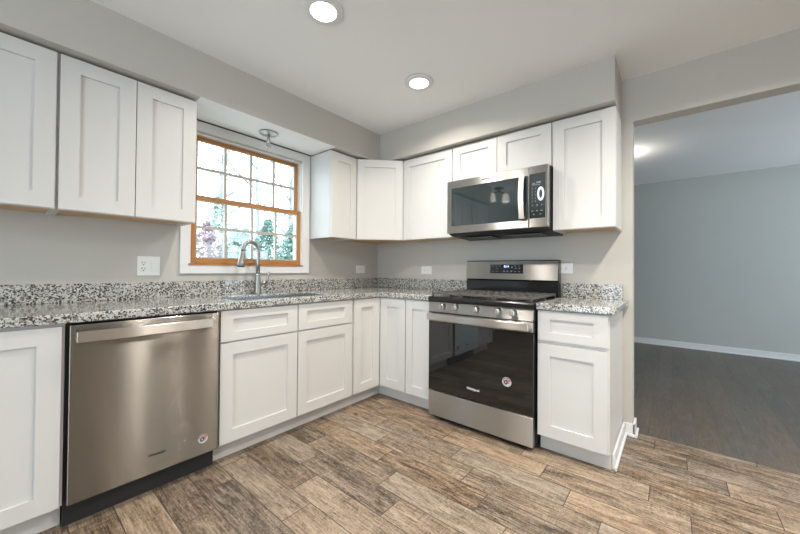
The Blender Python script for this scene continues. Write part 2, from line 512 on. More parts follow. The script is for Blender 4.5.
# baseboards
def baseboard(name, segs, h=0.085, m=M_TRIM):
    mb = MB()
    for b in segs: mb.box(*b, 0.0, h)
    return struct(mb.build(name, m, bevel=0.004, segs=2))
mb = MB()
mb.box(3.635, 3.65, -6.0, 1.0, 0, 0.085).box(3.622, 3.636, -6.0, 1.0, 0, 0.018)
struct(mb.build('baseboard_far', M_TRIM, bevel=0.004))
mb = MB()
mb.box(-0.532, 0.0, -2.331, -2.3185, 0, 0.085).box(-0.545, 0.0, -2.343, -2.3305, 0, 0.02)
struct(mb.build('baseboard_cabinet', M_TRIM, bevel=0.004))
mb = MB()
mb.box(-0.014, 0.0, YE - .014, -2.3315, 0, 0.085).box(-0.014, 0.125, YE - .014, YE, 0, 0.085)
mb.box(-0.027, -0.013, YE - .027, -2.3435, 0, 0.02).box(-0.014, 0.125, YE - .027, YE - .0135, 0, 0.02)
mb.box(0.111, 0.125, YE, 0.0, 0, 0.085)
struct(mb.build('baseboard_right', M_TRIM, bevel=0.004))

# ------------------------------------------------------------------ window
win = struct_root('window_1', (-1.45, 0, 1.07))
mb = MB()   # flat white casing
CO0, CO1, CZ0, CZ1 = -1.955, -0.926, 1.07, 2.142
CI0, CI1, CJ0, CJ1 = -1.893, -1.003, 1.136, 2.075
Y0, Y1 = -0.018, 0.0
mb.box(CO0, CI0, Y0, Y1, CZ0, CZ1).box(CI1, CO1, Y0, Y1, CZ0, CZ1).box(CI0, CI1, Y0, Y1, CZ0, CJ0).box(CI0, CI1, Y0, Y1, CJ1, CZ1)
mb.build('casing', M_TRIM, win, 0.002)
mb = MB()   # white jamb lining the opening
mb.box(WX0, CI0 + .006, 0.0, 0.118, WZ0, WZ1).box(CI1 - .006, WX1, 0.0, 0.118, WZ0, WZ1)
mb.box(CI0, CI1, 0.0, 0.118, CJ1 - .018, WZ1).box(CI0, CI1, 0.0, 0.118, WZ0, CJ0 + .004)
mb.build('jamb', M_TRIM, win)
def sash(name, x0, x1, z0, z1, y0, y1, stile, bot, top, zm):
    s = MB()
    s.mi = 1
    s.box(x0, x0 + stile, y0, y1, z0, z1).box(x1 - stile, x1, y0, y1, z0, z1)
    s.mi = 0
    s.box(x0 + stile, x1 - stile, y0, y1, z0, z0 + bot).box(x0 + stile, x1 - stile, y0, y1, z1 - top, z1)
    fr = s.build(name, [M_OAKX, M_OAKZ], win, 0.003)
    g0, g1 = x0 + stile, x1 - stile
    ym = (y0 + y1) / 2
    g = MB()
    for k in (1, 2, 3):
        xm = g0 + (g1 - g0) * k / 4
        g.box(xm - .009, xm + .009, ym - .011, ym + .011, z0 + bot, z1 - top)
    g.box(g0, g1, ym - .0105, ym + .0105, zm - .009, zm + .009)
    for a, b in ((g0, g0 + .008), (g1 - .008, g1)): g.box(a, b, y0 + .004, y1 - .004, z0 + bot, z1 - top)
    g.box(g0 + .008, g1 - .008, y0 + .004, y1 - .004, z0 + bot, z0 + bot + .006)
    g.build('muntin_grid', M_MUNTIN, fr)
    MB().box(g0, g1, ym - .002, ym + .002, z0 + bot, z1 - top).build('glass_pane', M_PANE, fr)
    return fr
sash('lower_sash', -1.890, -1.006, 1.141, 1.626, 0.002, 0.034, 0.036, 0.040, 0.034, 1.40)
sash('upper_sash', -1.872, -1.018, 1.592, 2.056, 0.040, 0.072, 0.030, 0.034, 0.030, 1.83)
mb = MB().box(-1.893, -1.003, -0.010, 0.030, 1.1365, 1.1410)
mb.box(-1.906, -0.996, -0.026, -0.0185, 1.130, 1.1410)
mb.build('oak_stool', M_OAKX, win)
mb = MB()
mb.box(-1.475, -1.425, -0.008, 0.002, 1.150, 1.163).cyl((-1.45, -0.008, 1.157), (-1.45, -0.016, 1.157), 0.008, n=12)
mb.build('sash_lift', M_OAKX, win, 0.002)

# ------------------------------------------------------------------ base cabinets
YF, YD = -0.607, -0.626          # carcass front, door face
TOE, ZDB, ZDT = -0.544, 0.1125, 0.866
ZCB, ZCT = 0.8728, 0.9135
def carcass_y(x0, x1, root):     # on the window wall
    MB().prism([(0, ZDB - .003), (0, ZCB - .0005), (YF, ZCB - .0005), (YF, ZDB - .003)], x0, x1, lambda a, b, h: (h, a - 0.001, b)).build('carcass', M_CAB, root)
    rbox('toe_kick', M_KICK, (x0, x1, -0.02, TOE, 0.0, ZDB - .003), root)
def carcass_x(y0, y1, root, dy=0):
    rbox('carcass', M_CAB, (-0.001, YF, y0, y1, ZDB - .003, ZCB - .0005), root)
    rbox('toe_kick', M_KICK, (-0.02, TOE, y0, y1, 0.0, ZDB - .003), root)
ST, RL = 0.070, 0.070
r = thing('base_cabinet', 'white full-height door base cabinet left of the dishwasher', 'cabinet', (-2.79, -0.3, 0))
carcass_y(-3.02, -2.551, r)
shaker('door', map_y(YD), -3.012, -2.562, ZDB, ZDT - .006, ST, RL, r)
r = thing('sink_base_cabinet', 'white sink base cabinet under the window, two doors below two false drawers', 'cabinet', (-1.44, -0.3, 0))
mb = MB()
x0_, x1_, zc0, zc1 = -1.943, -0.937, ZDB - .003, ZCB - .0005
mb.box(x0_, x0_ + .018, -0.001, YF, zc0, zc1).box(x1_ - .018, x1_, -0.001, YF, zc0, zc1).box(x0_ + .018, x1_ - .018, -0.001, YF, zc0, zc0 + .018)
mb.box(x0_ + .018, x1_ - .018, -0.001, -0.008, zc0 + .018, zc1).box(x0_ + .018, x1_ - .018, YF + .018, YF, zc0 + .018, zc1)
mb.build('carcass', M_CAB, r)
rbox('toe_kick', M_KICK, (x0_, x1_, -0.02, TOE, 0.0, ZDB - .003), r)
for a, b in ((-1.935, -1.4425), (-1.4345, -0.949)):
    shaker('drawer_front', map_y(YD), a, b, 0.692, ZDT, ST, 0.049, r)
    shaker('door', map_y(YD), a, b, ZDB, 0.681, ST, RL, r)
r = thing('corner_base_cabinet', 'white corner base cabinet with two doors meeting at the inside corner', 'cabinet', (-0.4, -0.4, 0))
mb = MB().prism([(-0.937, -0.001), (-0.937, YF), (YF, YF), (YF, -0.910), (-0.001, -0.910), (-0.001, -0.001)], ZDB - .003, ZCB - .0005)
mb.build('carcass', M_CAB, r)
MB().prism([(-0.937, -0.02), (-0.937, TOE), (TOE, TOE), (TOE, -0.910), (-0.02, -0.910), (-0.02, -0.02)], 0, ZDB - .003).build('toe_kick', M_KICK, r)
shaker('door', map_y(YD), -0.925, -0.630, ZDB, ZDT, 0.080, RL, r)
shaker('door', map_x(YD), -0.904, -0.630, ZDB, ZDT, 0.075, RL, r)
r = thing('narrow_base_cabinet', 'narrow white base cabinet between the corner and the range', 'cabinet', (-0.3, -1.02, 0))
carcass_x(-1.150, -0.911, r)
shaker('door', map_x(YD), -1.140, -0.913, ZDB, ZDT, 0.062, RL, r)
r = thing('end_base_cabinet', 'white base cabinet with one drawer and one door, right of the range', 'cabinet', (-0.3, -2.13, 0))
carcass_x(-2.3170, -1.9385, r)
shaker('drawer_front', map_x(YD), -2.311, -1.944, 0.690, ZDT, ST, 0.049, r)
shaker('door', map_x(YD), -2.311, -1.944, ZDB, 0.667, ST, RL, r)

# ------------------------------------------------------------------ dishwasher
r = thing('dishwasher', 'stainless steel dishwasher with a bar handle left of the sink cabinet', 'dishwasher', (-2.247, -0.3, 0))
rbox('tub_body', M_BLACKMAT, (-2.548, -1.946, -0.02, -0.606, 0.108, 0.868), r)
dp = rbox('door_panel', M_STEELX, (-2.541, -1.950, -0.6065, -0.642, 0.112, 0.864), r, 0.005)
rbox('kick_panel', M_BLACKMAT, (-2.546, -1.948, -0.10, -0.575, 0.0, 0.107), r)
# shallow bowed bar handle
mb = MB()
N = 24
ha, hb = -2.523, -1.994
top = []; bot = []
for i in range(N + 1):
    f = i / N
    x = ha + (hb - ha) * f
    y = -0.676 - 0.012 * math.sin(PI * f)
    top.append((x, y)); 
prof = [(x, y) for x, y in top] + [(x, y + 0.011) for x, y in reversed(top)]
mb.prism(prof, 0.792, 0.838)
mb.box(ha, ha + .018, -0.670, -0.6425, 0.797, 0.833).box(hb - .018, hb, -0.670, -0.6425, 0.797, 0.833)
mb.build('handle', M_STEELB, r, 0.003)
text_mesh('brand_logo', 'Whirlpool', 0.0165, (-2.230, -0.6424, 0.203), ROT_Y, M_INK, r)
def sticker(c, axis, parent, R=0.021):
    mb = MB()
    put = (lambda u, v, d: (c[0] + u, c[1] - d, c[2] + v)) if axis == 'y' else (lambda u, v, d: (c[0] - d, c[1] - u, c[2] + v))
    def disc(R_, mi, d, u0=0, v0=0):
        mb.mi = mi
        mb.prism([(u0 + R_ * math.cos(2 * PI * k / 32), v0 + R_ * math.sin(2 * PI * k / 32)) for k in range(32)], d - .0003, d, lambda a, b, h: put(a, b, h))
    def bar(u0, u1, v0, v1, mi, d):
        mb.mi = mi
        mb.prism([(u0, v0), (u1, v0), (u1, v1), (u0, v1)], d - .0002, d, lambda a, b, h: put(a, b, h))
    disc(R, 0, 0.0005)
    for k in range(9):                       # ring of small dark marks like tiny lettering
        a = PI * (0.12 + 0.76 * k / 8)
        mb.mi = 3
        u, v = math.cos(a) * R * .82, math.sin(a) * R * .82
        s_ = R * .09
        mb.prism([(u - s_, v - s_), (u + s_, v - s_), (u + s_, v + s_), (u - s_, v + s_)], .0005, .0008, lambda a_, b_, h: put(a_, b_, h))
    for k in range(3):
        v = R * (0.34 - 0.30 * k)
        bar(-R * .25 if k < 2 else -R * .1, R * (.62 - .08 * abs(k - 1)), v, v + R * .20, 1, 0.0008)
    disc(R * .46, 2, 0.0010, -R * .22, -R * .10)
    disc(R * .17, 0, 0.0013, -R * .22, -R * .10)
    return mb.build('sticker', [M_STICKER, M_RED, M_NAVY, M_INK], parent)
o = sticker((-2.024, -0.6421, 0.196), 'y', r, 0.024)
o['label'] = 'round white sticker with red stripes and navy ring'

# ------------------------------------------------------------------ range
RY0, RY1 = -1.930, -1.160
r = thing('gas_range', 'stainless steel gas range with black oven glass between white base cabinets', 'stove', (-0.33, -1.545, 0))
rbox('body', M_BLACKMAT, (-0.02, -0.628, RY0 + .004, RY1 - .004, 0.03, 0.872), r)
for x in (-0.08, -0.58):
    for y in (RY0 + .05, RY1 - .05): MB().cyl((x, y, 0.0), (x, y, 0.031), 0.016, n=12).build('levelling_foot', M_BLACKMAT, r)
rbox('storage_drawer', M_STEELY, (-0.6285, -0.660, RY0 + .002, RY1 - .002, 0.030, 0.212), r, 0.004)
od = rbox('oven_door', M_GLASSBLK, (-0.6285, -0.662, RY0 + .002, RY1 - .002, 0.219, 0.728), r, 0.003)
rbox('door_top_band', M_STEELY, (-0.6285, -0.664, RY0 + .002, RY1 - .002, 0.7285, 0.792), od, 0.003)
mb = MB()
hy0, hy1 = RY0 + .020, RY1 - .006
pr = []
for i in range(N + 1):
    f = i / N
    pr.append((hy0 + (hy1 - hy0) * f, -0.700 - 0.010 * math.sin(PI * f)))
prof = [(x, y) for y, x in pr] + [(x + .012, y) for y, x in reversed(pr)]
mb.prism(prof, 0.742, 0.789)
mb.box(-0.692, -0.6645, hy0, hy0 + .02, 0.747, 0.784).box(-0.692, -0.6645, hy1 - .02, hy1, 0.747, 0.784)
hd = mb.build('handle', M_STEELB, od, 0.004)
text_mesh('brand_logo', 'Whirlpool', 0.022, (-0.6623, -1.530, 0.295), ROT_X, M_LOGOW, od)
o = sticker((-0.6621, -1.765, 0.398), 'x', od, 0.030)
o['label'] = 'round white sticker with red stripes and navy ring'
# control panel, slightly raked
mb = MB().prism([(-0.60, 0.798), (-0.668, 0.798), (-0.660, 0.871), (-0.60, 0.871)], RY0 + .001, RY1 - .001, lambda a, b, h: (a, h, b))
mb.build('control_panel', M_STEELY, r, 0.002)
for ky in (-1.288, -1.392, -1.552, -1.706, -1.806):
    k = MB().lathe([(0, 0), (0.0245, 0), (0.0245, 0.004), (0.021, 0.006), (0.0195, 0.026), (0.017, 0.029), (0, 0.029)], (-0.6630, ky, 0.843), 28, 'x')
    ko = k.build('knob', M_STEELY, r, smooth=True)
    g = MB().box(-0.6635 - .029, -0.6635 - .041, ky - .0055, ky + .0055, 0.826, 0.860)
    g.build('grip', M_STEELB, ko, 0.002)
# cooktop
mb = MB().prism([(-0.075, 0.872), (-0.668, 0.872), (-0.672, 0.880), (-0.672, 0.902), (-0.664, 0.911), (-0.075, 0.911)], RY0, RY1, lambda a, b, h: (a, h, b))
ck = mb.build('cooktop', M_BLACK, r, 0.003)
for bx, by, br in ((-0.50, -1.33, .045), (-0.22, -1.33, .036), (-0.36, -1.545, .05), (-0.50, -1.76, .045), (-0.22, -1.76, .03)):
    b = MB().lathe([(0, 0), (br + .012, 0), (br + .010, 0.007), (br, 0.010), (br, 0.016), (br - .006, 0.020), (0, 0.020)], (bx, by, 0.9112), 24)
    b.build('burner', M_IRON, r, smooth=True)
gw = (RY1 - RY0 - .024) / 3
for k in range(3):
    y0 = RY0 + .012 + gw * k + .002; y1 = y0 + gw - .004
    x0, x1 = -0.645, -0.105
    t_ = .014
    mb = MB()
    z0, z1 = 0.926, 0.941
    mb.box(x0, x1, y0, y0 + t_, z0, z1).box(x0, x1, y1 - t_, y1, z0, z1)
    mb.box(x0, x0 + t_, y0 + t_, y1 - t_, z0, z1).box(x1 - t_, x1, y0 + t_, y1 - t_, z0, z1)
    xm = (x0 + x1) / 2
    mb.box(xm - t_ / 2, xm + t_ / 2, y0 + t_, y1 - t_, z0, z1)
    ym = (y0 + y1) / 2
    for yy in (y0 + gw * .27, ym, y1 - gw * .27):
        mb.box(x0 + t_, xm - t_ / 2, yy - .006, yy + .006, z0 + .001, z1 - .0005).box(xm + t_ / 2, x1 - t_, yy - .006, yy + .006, z0 + .001, z1 - .0005)
    for xx in (x0 + .13, x1 - .13): mb.box(xx - .006, xx + .006, y0 + t_, y1 - t_, z0 + .002, z1 - .001)
    for xx in (x0 + t_ / 2, xm, x1 - t_ / 2):
        for yy in (y0 + t_ / 2, y1 - t_ / 2): mb.box(xx - .007, xx + .007, yy - .007, yy + .007, 0.9112, z0 + .002)
    mb.build('grate', M_IRON, r, 0.0025, segs=1)
# backguard
mb = MB().prism([(-0.012, 0.873), (-0.072, 0.873), (-0.072, 1.025), (-0.082, 1.035), (-0.068, 1.192), (-0.012, 1.192)], RY0 + .003, RY1 - .003, lambda a, b, h: (a, h, b))
bgd = mb.build('backguard', M_BLACK, r, 0.003)
mb = MB().prism([(-0.0835, 1.036), (-0.0855, 1.036), (-0.0715, 1.185), (-0.0695, 1.185)], RY0 + .008, RY1 - .008, lambda a, b, h: (a, h, b))
mb.build('steel_face', M_STEELY, bgd)
def bgx(z): return -0.0855 + (z - 1.036) * (0.014 / 0.149)
mb = MB().prism([(bgx(1.084) + .001, 1.084), (bgx(1.084) - .0015, 1.084), (bgx(1.158) - .0015, 1.158), (bgx(1.158) + .001, 1.158)], -1.663, -1.388, lambda a, b, h: (a, h, b))
disp = mb.build('display_panel', M_BLACK, r)
o = text_mesh('clock_digits', '8:14', 0.024, (bgx(1.142) - .0020, -1.527, 1.141), (PI / 2 - 0.0937, 0, -PI / 2), M_CLOCK, disp)
def mark(y, z, w_, h_): MB().box(bgx(z) - .0025, bgx(z) - .001, y - w_ / 2, y + w_ / 2, z - h_ / 2, z + h_ / 2).build('button_mark', M_ICONDIM, disp)
for y, z, w_, h_ in ((-1.412, 1.146, .018, .004), (-1.440, 1.146, .014, .004), (-1.470, 1.146, .016, .004), (-1.448, 1.125, .008, .009), (-1.412, 1.100, .018, .004), (-1.445, 1.100, .014, .004),
                     (-1.508, 1.101, .014, .011), (-1.538, 1.101, .010, .010), (-1.569, 1.102, .014, .009), (-1.573, 1.135, .010, .013), (-1.600, 1.146, .016, .004), (-1.604, 1.127, .012, .008),
                     (-1.633, 1.146, .012, .004), (-1.634, 1.127, .012, .008), (-1.602, 1.100, .016, .005), (-1.634, 1.100, .014, .006)):
    mark(y, z, w_, h_)

# ------------------------------------------------------------------ wall cabinets
UB, UT, UF = 1.3845, 2.140, -0.296
UD = -0.315
def upper_y(x0, x1, root):
    mb = MB()
    mb.box(x0, x0 + .016, -0.001, UF, UB + .001, UT).box(x1 - .016, x1, -0.001, UF, UB + .001, UT)
    mb.box(x0 + .016, x1 - .016, -0.001, UF, UB + .016, UT).box(x0 + .016, x1 - .016, UF + .019, UF, UB + .001, UB + .016)
    mb.build('carcass', M_CAB, root)
    rbox('bottom_panel', M_MAPLE, (x0 + .0165, x1 - .0165, -0.003, UF + .0195, UB + .0125, UB + .0158), root)
def upper_x(y0, y1, root, zb=UB):
    mb = MB()
    mb.box(-0.001, UF, y0, y0 + .016, zb + .001, UT).box(-0.001, UF, y1 - .016, y1, zb + .001, UT)
    mb.box(-0.001, UF, y0 + .016, y1 - .016, zb + .016, UT).box(UF + .019, UF, y0 + .016, y1 - .016, zb + .001, zb + .016)
    mb.build('carcass', M_CAB, root)
    rbox('bottom_panel', M_MAPLE, (-0.003, UF + .0195, y0 + .0165, y1 - .0165, zb + .0125, zb + .0158), root)
ZT = UT - .006
r = thing('wall_cabinet', 'white single-door wall cabinet at the far left edge of the photo', 'cabinet', (-2.79, -0.15, UB))
upper_y(-3.02, -2.5625, r)
shaker('door', map_y(UD), -3.012, -2.569, UB + .004, ZT, ST, RL, r)
r = thing('wall_cabinet', 'white two-door wall cabinet left of the window, above the dishwasher', 'cabinet', (-2.26, -0.15, UB))
upper_y(-2.5615, -1.963, r)
shaker('door', map_y(UD), -2.556, -2.2645, UB + .004, ZT, ST, RL, r)
shaker('door', map_y(UD), -2.2605, -1.967, UB + .004, ZT, ST, RL, r)
r = thing('wall_cabinet', 'narrow white wall cabinet just right of the window', 'cabinet', (-0.77, -0.15, UB))
upper_y(-0.9175, -0.621, r)
shaker('door', map_y(UD), -0.914, -0.627, UB + .004, ZT, ST, RL, r)
r = thing('diagonal_wall_cabinet', 'white wall cabinet with an angled door across the room corner', 'cabinet', (-0.3, -0.3, UB))
poly = [(-0.620, -0.001), (-0.620, UF), (UF, -0.620), (-0.001, -0.620), (-0.001, -0.001)]
mb = MB().prism(poly, UB + .016, UT)
mb.prism([(-0.620, UF + .026), (-0.620, UF), (UF, -0.620), (UF + .026, -0.620)], UB + .001, UB + .016)
mb.build('carcass', M_CAB, r)
MB().prism([(-0.619, -0.003), (-0.619, UF + .028), (UF + .028, -0.619), (-0.003, -0.619), (-0.003, -0.003)], UB + .0125, UB + .0158).build('bottom_panel', M_MAPLE, r)
q = 1 / math.sqrt(2)
L_ = math.hypot(-0.620 - UF, UF + 0.620)
shaker('door', map_dir((-0.620 - .019 * q, UF - .019 * q), (q, -q), (-q, -q)), 0.016, L_ - 0.016, UB + .004, ZT, 0.068, RL, r)
r = thing('wall_cabinet', 'white single-door wall cabinet between the corner and the microwave', 'cabinet', (-0.15, -0.885, UB))
upper_x(-1.1495, -0.621, r)
shaker('door', map_x(UD), -1.146, -0.627, UB + .004, ZT, ST, RL, r)
r = thing('wall_cabinet', 'short white two-door wall cabinet directly above the microwave', 'cabinet', (-0.15, -1.545, 1.834))
upper_x(-1.9425, -1.1505, r, 1.834)
shaker('door', map_x(UD), -1.5415, -1.154, 1.838, ZT, ST, 0.062, r)
shaker('door', map_x(UD), -1.934, -1.5455, 1.838, ZT, ST, 0.062, r)
r = thing('wall_cabinet', 'tall white single-door wall cabinet right of the microwave, beside the wide opening', 'cabinet', (-0.15, -2.127, UB))
upper_x(-2.311, -1.9435, r)
shaker('door', map_x(UD), -2.308, -1.948, UB + .004, ZT, ST, RL, r)

# ------------------------------------------------------------------ microwave
MY0, MY1, MZ0, MZ1, MX = -1.940, -1.154, 1.405, 1.829, -0.400
r = thing('microwave', 'stainless over-the-range microwave with black glass door, hung under the short cabinet', 'microwave', (-0.2, -1.545, 1.38))
mb = MB().prism([(-0.004, 1.375), (-0.004, MZ1 + .001), (MX + .035, MZ1 + .001), (MX + .035, 1.400), (-0.30, 1.388)], MY0 + .003, MY1 - .003, lambda a, b, h: (a, h, b))
body = mb.build('body', M_BLACKMAT, r)
for y0, y1 in ((-1.86, -1.60), (-1.49, -1.23)): MB().box(-0.10, -0.27, y0, y1, 1.3715, 1.379).build('grease_filter', M_IRON, r)
SPL = -1.812
dr = rbox('door', M_STEELY, (MX + .0345, MX, SPL + .0015, MY1, MZ0, MZ1), r, 0.005)
rbox('door_glass', M_GLASSMIC, (MX + .002, MX - .0015, -1.807, -1.196, 1.462, 1.768), dr, 0.001)
cp = rbox('control_panel', M_STEELY, (MX + .0345, MX, MY0, SPL - .0015, MZ0, MZ1), r, 0.005)
dp = rbox('keypad', M_GLASSMIC, (MX + .002, MX - .0015, -1.922, -1.818, 1.468, 1.775), r, 0.001)
mb = MB()
pr = []
for i in range(N + 1):
    f = i / N
    pr.append((1.468 + .304 * f, MX - .022 - .020 * math.sin(PI * f)))
prof = [(x, z) for z, x in pr] + [(x + .013, z) for z, x in reversed(pr)]
mb.prism(prof, -1.788, -1.750, lambda a, b, h: (a, h, b))
mb.box(MX - .012, MX - .0018, -1.788, -1.750, 1.468, 1.486).box(MX - .012, MX - .0018, -1.788, -1.750, 1.754, 1.772)
mb.build('handle', M_STEELB, dr, 0.003)
text_mesh('brand_logo', 'Whirlpool', 0.018, (MX - .0004, -1.500, 1.798), ROT_X, M_INK, dr)
kx0, kx1 = MX - .0024, MX - .0012
def km(y, z, w_, h_): MB().box(kx0, kx1, y - w_ / 2, y + w_ / 2, z - h_ / 2, z + h_ / 2).build('key_mark', M_ICONDIM, dp)
for k in range(5):
    for y in (-1.836, -1.858): km(y, 1.672 - k * .022, .005, .008)
for y in (-1.838, -1.868, -1.898): km(y, 1.518, .014, .006); 
for y in (-1.838, -1.868, -1.898): km(y, 1.556, .008, .008)
for y in (-1.846, -1.890): km(y, 1.494, .010, .006)
km(-1.845, 1.705, .018, .008); km(-1.878, 1.712, .030, .012); km(-1.862, 1.696, .05, .004)
mb = MB()      # large pale emissive ring on the keypad
ring_o, ring_i = [], []
for k in range(28):
    a = 2 * PI * k / 28
    ring_o.append((-1.892 + .023 * math.cos(a), 1.632 + .048 * math.sin(a)))
    ring_i.append((-1.892 + .010 * math.cos(a), 1.632 + .030 * math.sin(a)))
for k in range(28):
    j = (k + 1) % 28
    mb.prism([ring_o[k], ring_o[j], ring_i[j], ring_i[k]], kx1, kx0, lambda a, b, h: (h, a, b))
mb.build('keypad_ring', M_PALERING, dp)

# ------------------------------------------------------------------ granite worktops
CF = -0.6415
def slab(name, xs, ys, inside, z0, z1, m, bevel, label, cat):
    bm = bmesh.new()
    vs = {}
    def V(i, j, z):
        k = (i, j, z)
        if k not in vs: vs[k] = bm.verts.new((xs[i], ys[j], z))
        return vs[k]
    cells = {(i, j) for i in range(len(xs) - 1) for j in range(len(ys) - 1) if inside((xs[i] + xs[i + 1]) / 2, (ys[j] + ys[j + 1]) / 2)}
    for i, j in cells:
        for z in (z0, z1): bm.faces.new((V(i, j, z), V(i + 1, j, z), V(i + 1, j + 1, z), V(i, j + 1, z)))
        for (di, dj), e in {(-1, 0): ((i, j), (i, j + 1)), (1, 0): ((i + 1, j), (i + 1, j + 1)), (0, -1): ((i, j), (i + 1, j)), (0, 1): ((i, j + 1), (i + 1, j + 1))}.items():
            if (i + di, j + dj) not in cells:
                bm.faces.new((V(*e[0], z0), V(*e[1], z0), V(*e[1], z1), V(*e[0], z1)))
    bmesh.ops.dissolve_limit(bm, angle_limit=0.01, verts=bm.verts[:], edges=bm.edges[:])
    mb = MB(); mb.bm.free(); mb.bm = bm
    o = mb.build(name, m, None, bevel, loc=((xs[0] + xs[-1]) / 2, (ys[0] + ys[-1]) / 2, z0))
    return tag(o, label, cat)
SX0, SX1, SY0, SY1 = -1.805, -1.085, -0.530, -0.185
slab('countertop', [-3.02, SX0, SX1, CF, -0.001], [-1.1545, CF, SY0, SY1, -0.001],
     lambda x, y: (y > CF or x > CF) and not (SX0 < x < SX1 and SY0 < y < SY1), ZCB, ZCT, M_GRANITE, 0.006,
     'speckled grey granite L-shaped countertop with the sink cutout under the window', 'countertop')
mb = MB()
rr = 0.03
arc = [(CF + rr - rr * math.sin(a), -2.351 + rr - rr * math.cos(a)) for a in [PI / 2 * k / 6 for k in range(7)]]
mb.prism([(-0.001, -1.9365), (CF, -1.9365)] + arc[::-1] + [(-0.001, -2.351)], ZCB, ZCT)
o = mb.build('countertop', M_GRANITE, None, 0.006, loc=(-0.32, -2.14, ZCB))
tag(o, 'short granite countertop piece with a rounded corner, right of the range', 'countertop')
BZ = 1.0170
o = rbox('backsplash', M_GRANITE, (-3.02, -0.0225, -0.001, -0.021, ZCT + .0002, BZ), bevel=0.002, loc=(-1.5, -0.01, ZCT))
tag(o, 'long low granite backsplash along the window wall', 'backsplash')
o = rbox('backsplash', M_GRANITE, (-0.001, -0.021, -1.1545, -0.001, ZCT + .0002, BZ), bevel=0.002, loc=(-0.01, -0.58, ZCT))
tag(o, 'granite backsplash between the room corner and the range', 'backsplash')
o = rbox('backsplash', M_GRANITE, (-0.001, -0.021, -2.318, -1.9365, ZCT + .0002, BZ), bevel=0.002, loc=(-0.01, -2.13, ZCT))
tag(o, 'short granite backsplash right of the range', 'backsplash')

# ------------------------------------------------------------------ sink and faucet
r = thing('kitchen_sink', 'undermount stainless steel sink set in the countertop below the window', 'sink', (-1.445, -0.357, ZCB - .2))
mb = MB()
a0, a1, b0, b1 = SX0 + .003, SX1 - .003, SY0 + .003, SY1 - .003
zt, zb = ZCT - .009, ZCB - .19
t_ = .004
mb.box(a0, a0 + t_, b0, b1, zb, zt).box(a1 - t_, a1, b0, b1, zb, zt).box(a0 + t_, a1 - t_, b0, b0 + t_, zb, zt).box(a0 + t_, a1 - t_, b1 - t_, b1, zb, zt).box(a0, a1, b0, b1, zb - t_, zb)
mb.box(-1.452, -1.438, b0 + t_, b1 - t_, zb, zt - .09)
mb.build('basin', M_SINK, r)
for x in (-1.63, -1.26):
    MB().lathe([(0, 0.001), (0.030, 0.001), (0.042, 0.003), (0.045, 0.0005), (0, 0.0005)], (x, -0.36, zb), 24).build('drain', M_CHROME, r, smooth=True)
FX, FY = -1.452, -0.098
r = thing('faucet', 'brushed nickel gooseneck pull-down faucet behind the sink', 'faucet', (FX, FY, ZCT))
MB().lathe([(0, 0.0003), (0.029, 0.0003), (0.029, 0.006), (0.024, 0.012), (0.0215, 0.05), (0.019, 0.10), (0.0165, 0.145), (0.0165, 0.15), (0, 0.15)], (FX, FY, ZCT), 28).build('base_column', M_NICKEL, r, smooth=True)
MB().lathe([(0.0165, 0), (0.0178, 0.001), (0.0178, 0.007), (0.0165, 0.008)], (FX, FY, ZCT + .146), 28).build('collar_ring', M_CHROME, r, smooth=True)
dx, dy = -0.97, -0.22
R = 0.068
zc = 1.243
path = [(FX, FY, ZCT + .15), (FX, FY, 1.15), (FX, FY, 1.20)]
for k in range(0, 17):
    a = PI * k / 16 * 0.97
    path.append((FX + dx * (R - R * math.cos(a)), FY + dy * (R - R * math.cos(a)), zc + R * math.sin(a)))
e = Vector(path[-1]); d_ = Vector((dx * 0.13, dy * 0.13, -1)).normalized()
MB().tube(path + [e + d_ * .015], 0.0150, 18).build('gooseneck_spout', M_NICKEL, r, smooth=True)
p0 = e + d_ * .010
MB().tube([p0, p0 + d_ * .012, p0 + d_ * .06, p0 + d_ * .105, p0 + d_ * .118], [0.0145, 0.0165, 0.020, 0.0275, 0.029], 24).build('spray_head', M_NICKEL, r, smooth=True)
MB().cyl(p0 + d_ * .1181, p0 + d_ * .1205, 0.025, n=24).build('spray_face', M_BLACKMAT, r, smooth=True)
sb = MB().cyl((FX + .015, FY - .004, 0.995), (FX + .066, FY - .012, 0.999), 0.0145, 0.0125, n=20).build('valve_stub', M_NICKEL, r, smooth=True)
MB().tube([(FX + .066, FY - .012, 0.992), (FX + .071, FY - .013, 1.02), (FX + .076, FY - .014, 1.05), (FX + .080, FY - .015, 1.083)], [0.008, 0.0075, 0.0085, 0.0095], 14).build('lever_handle', M_NICKEL, r, smooth=True)

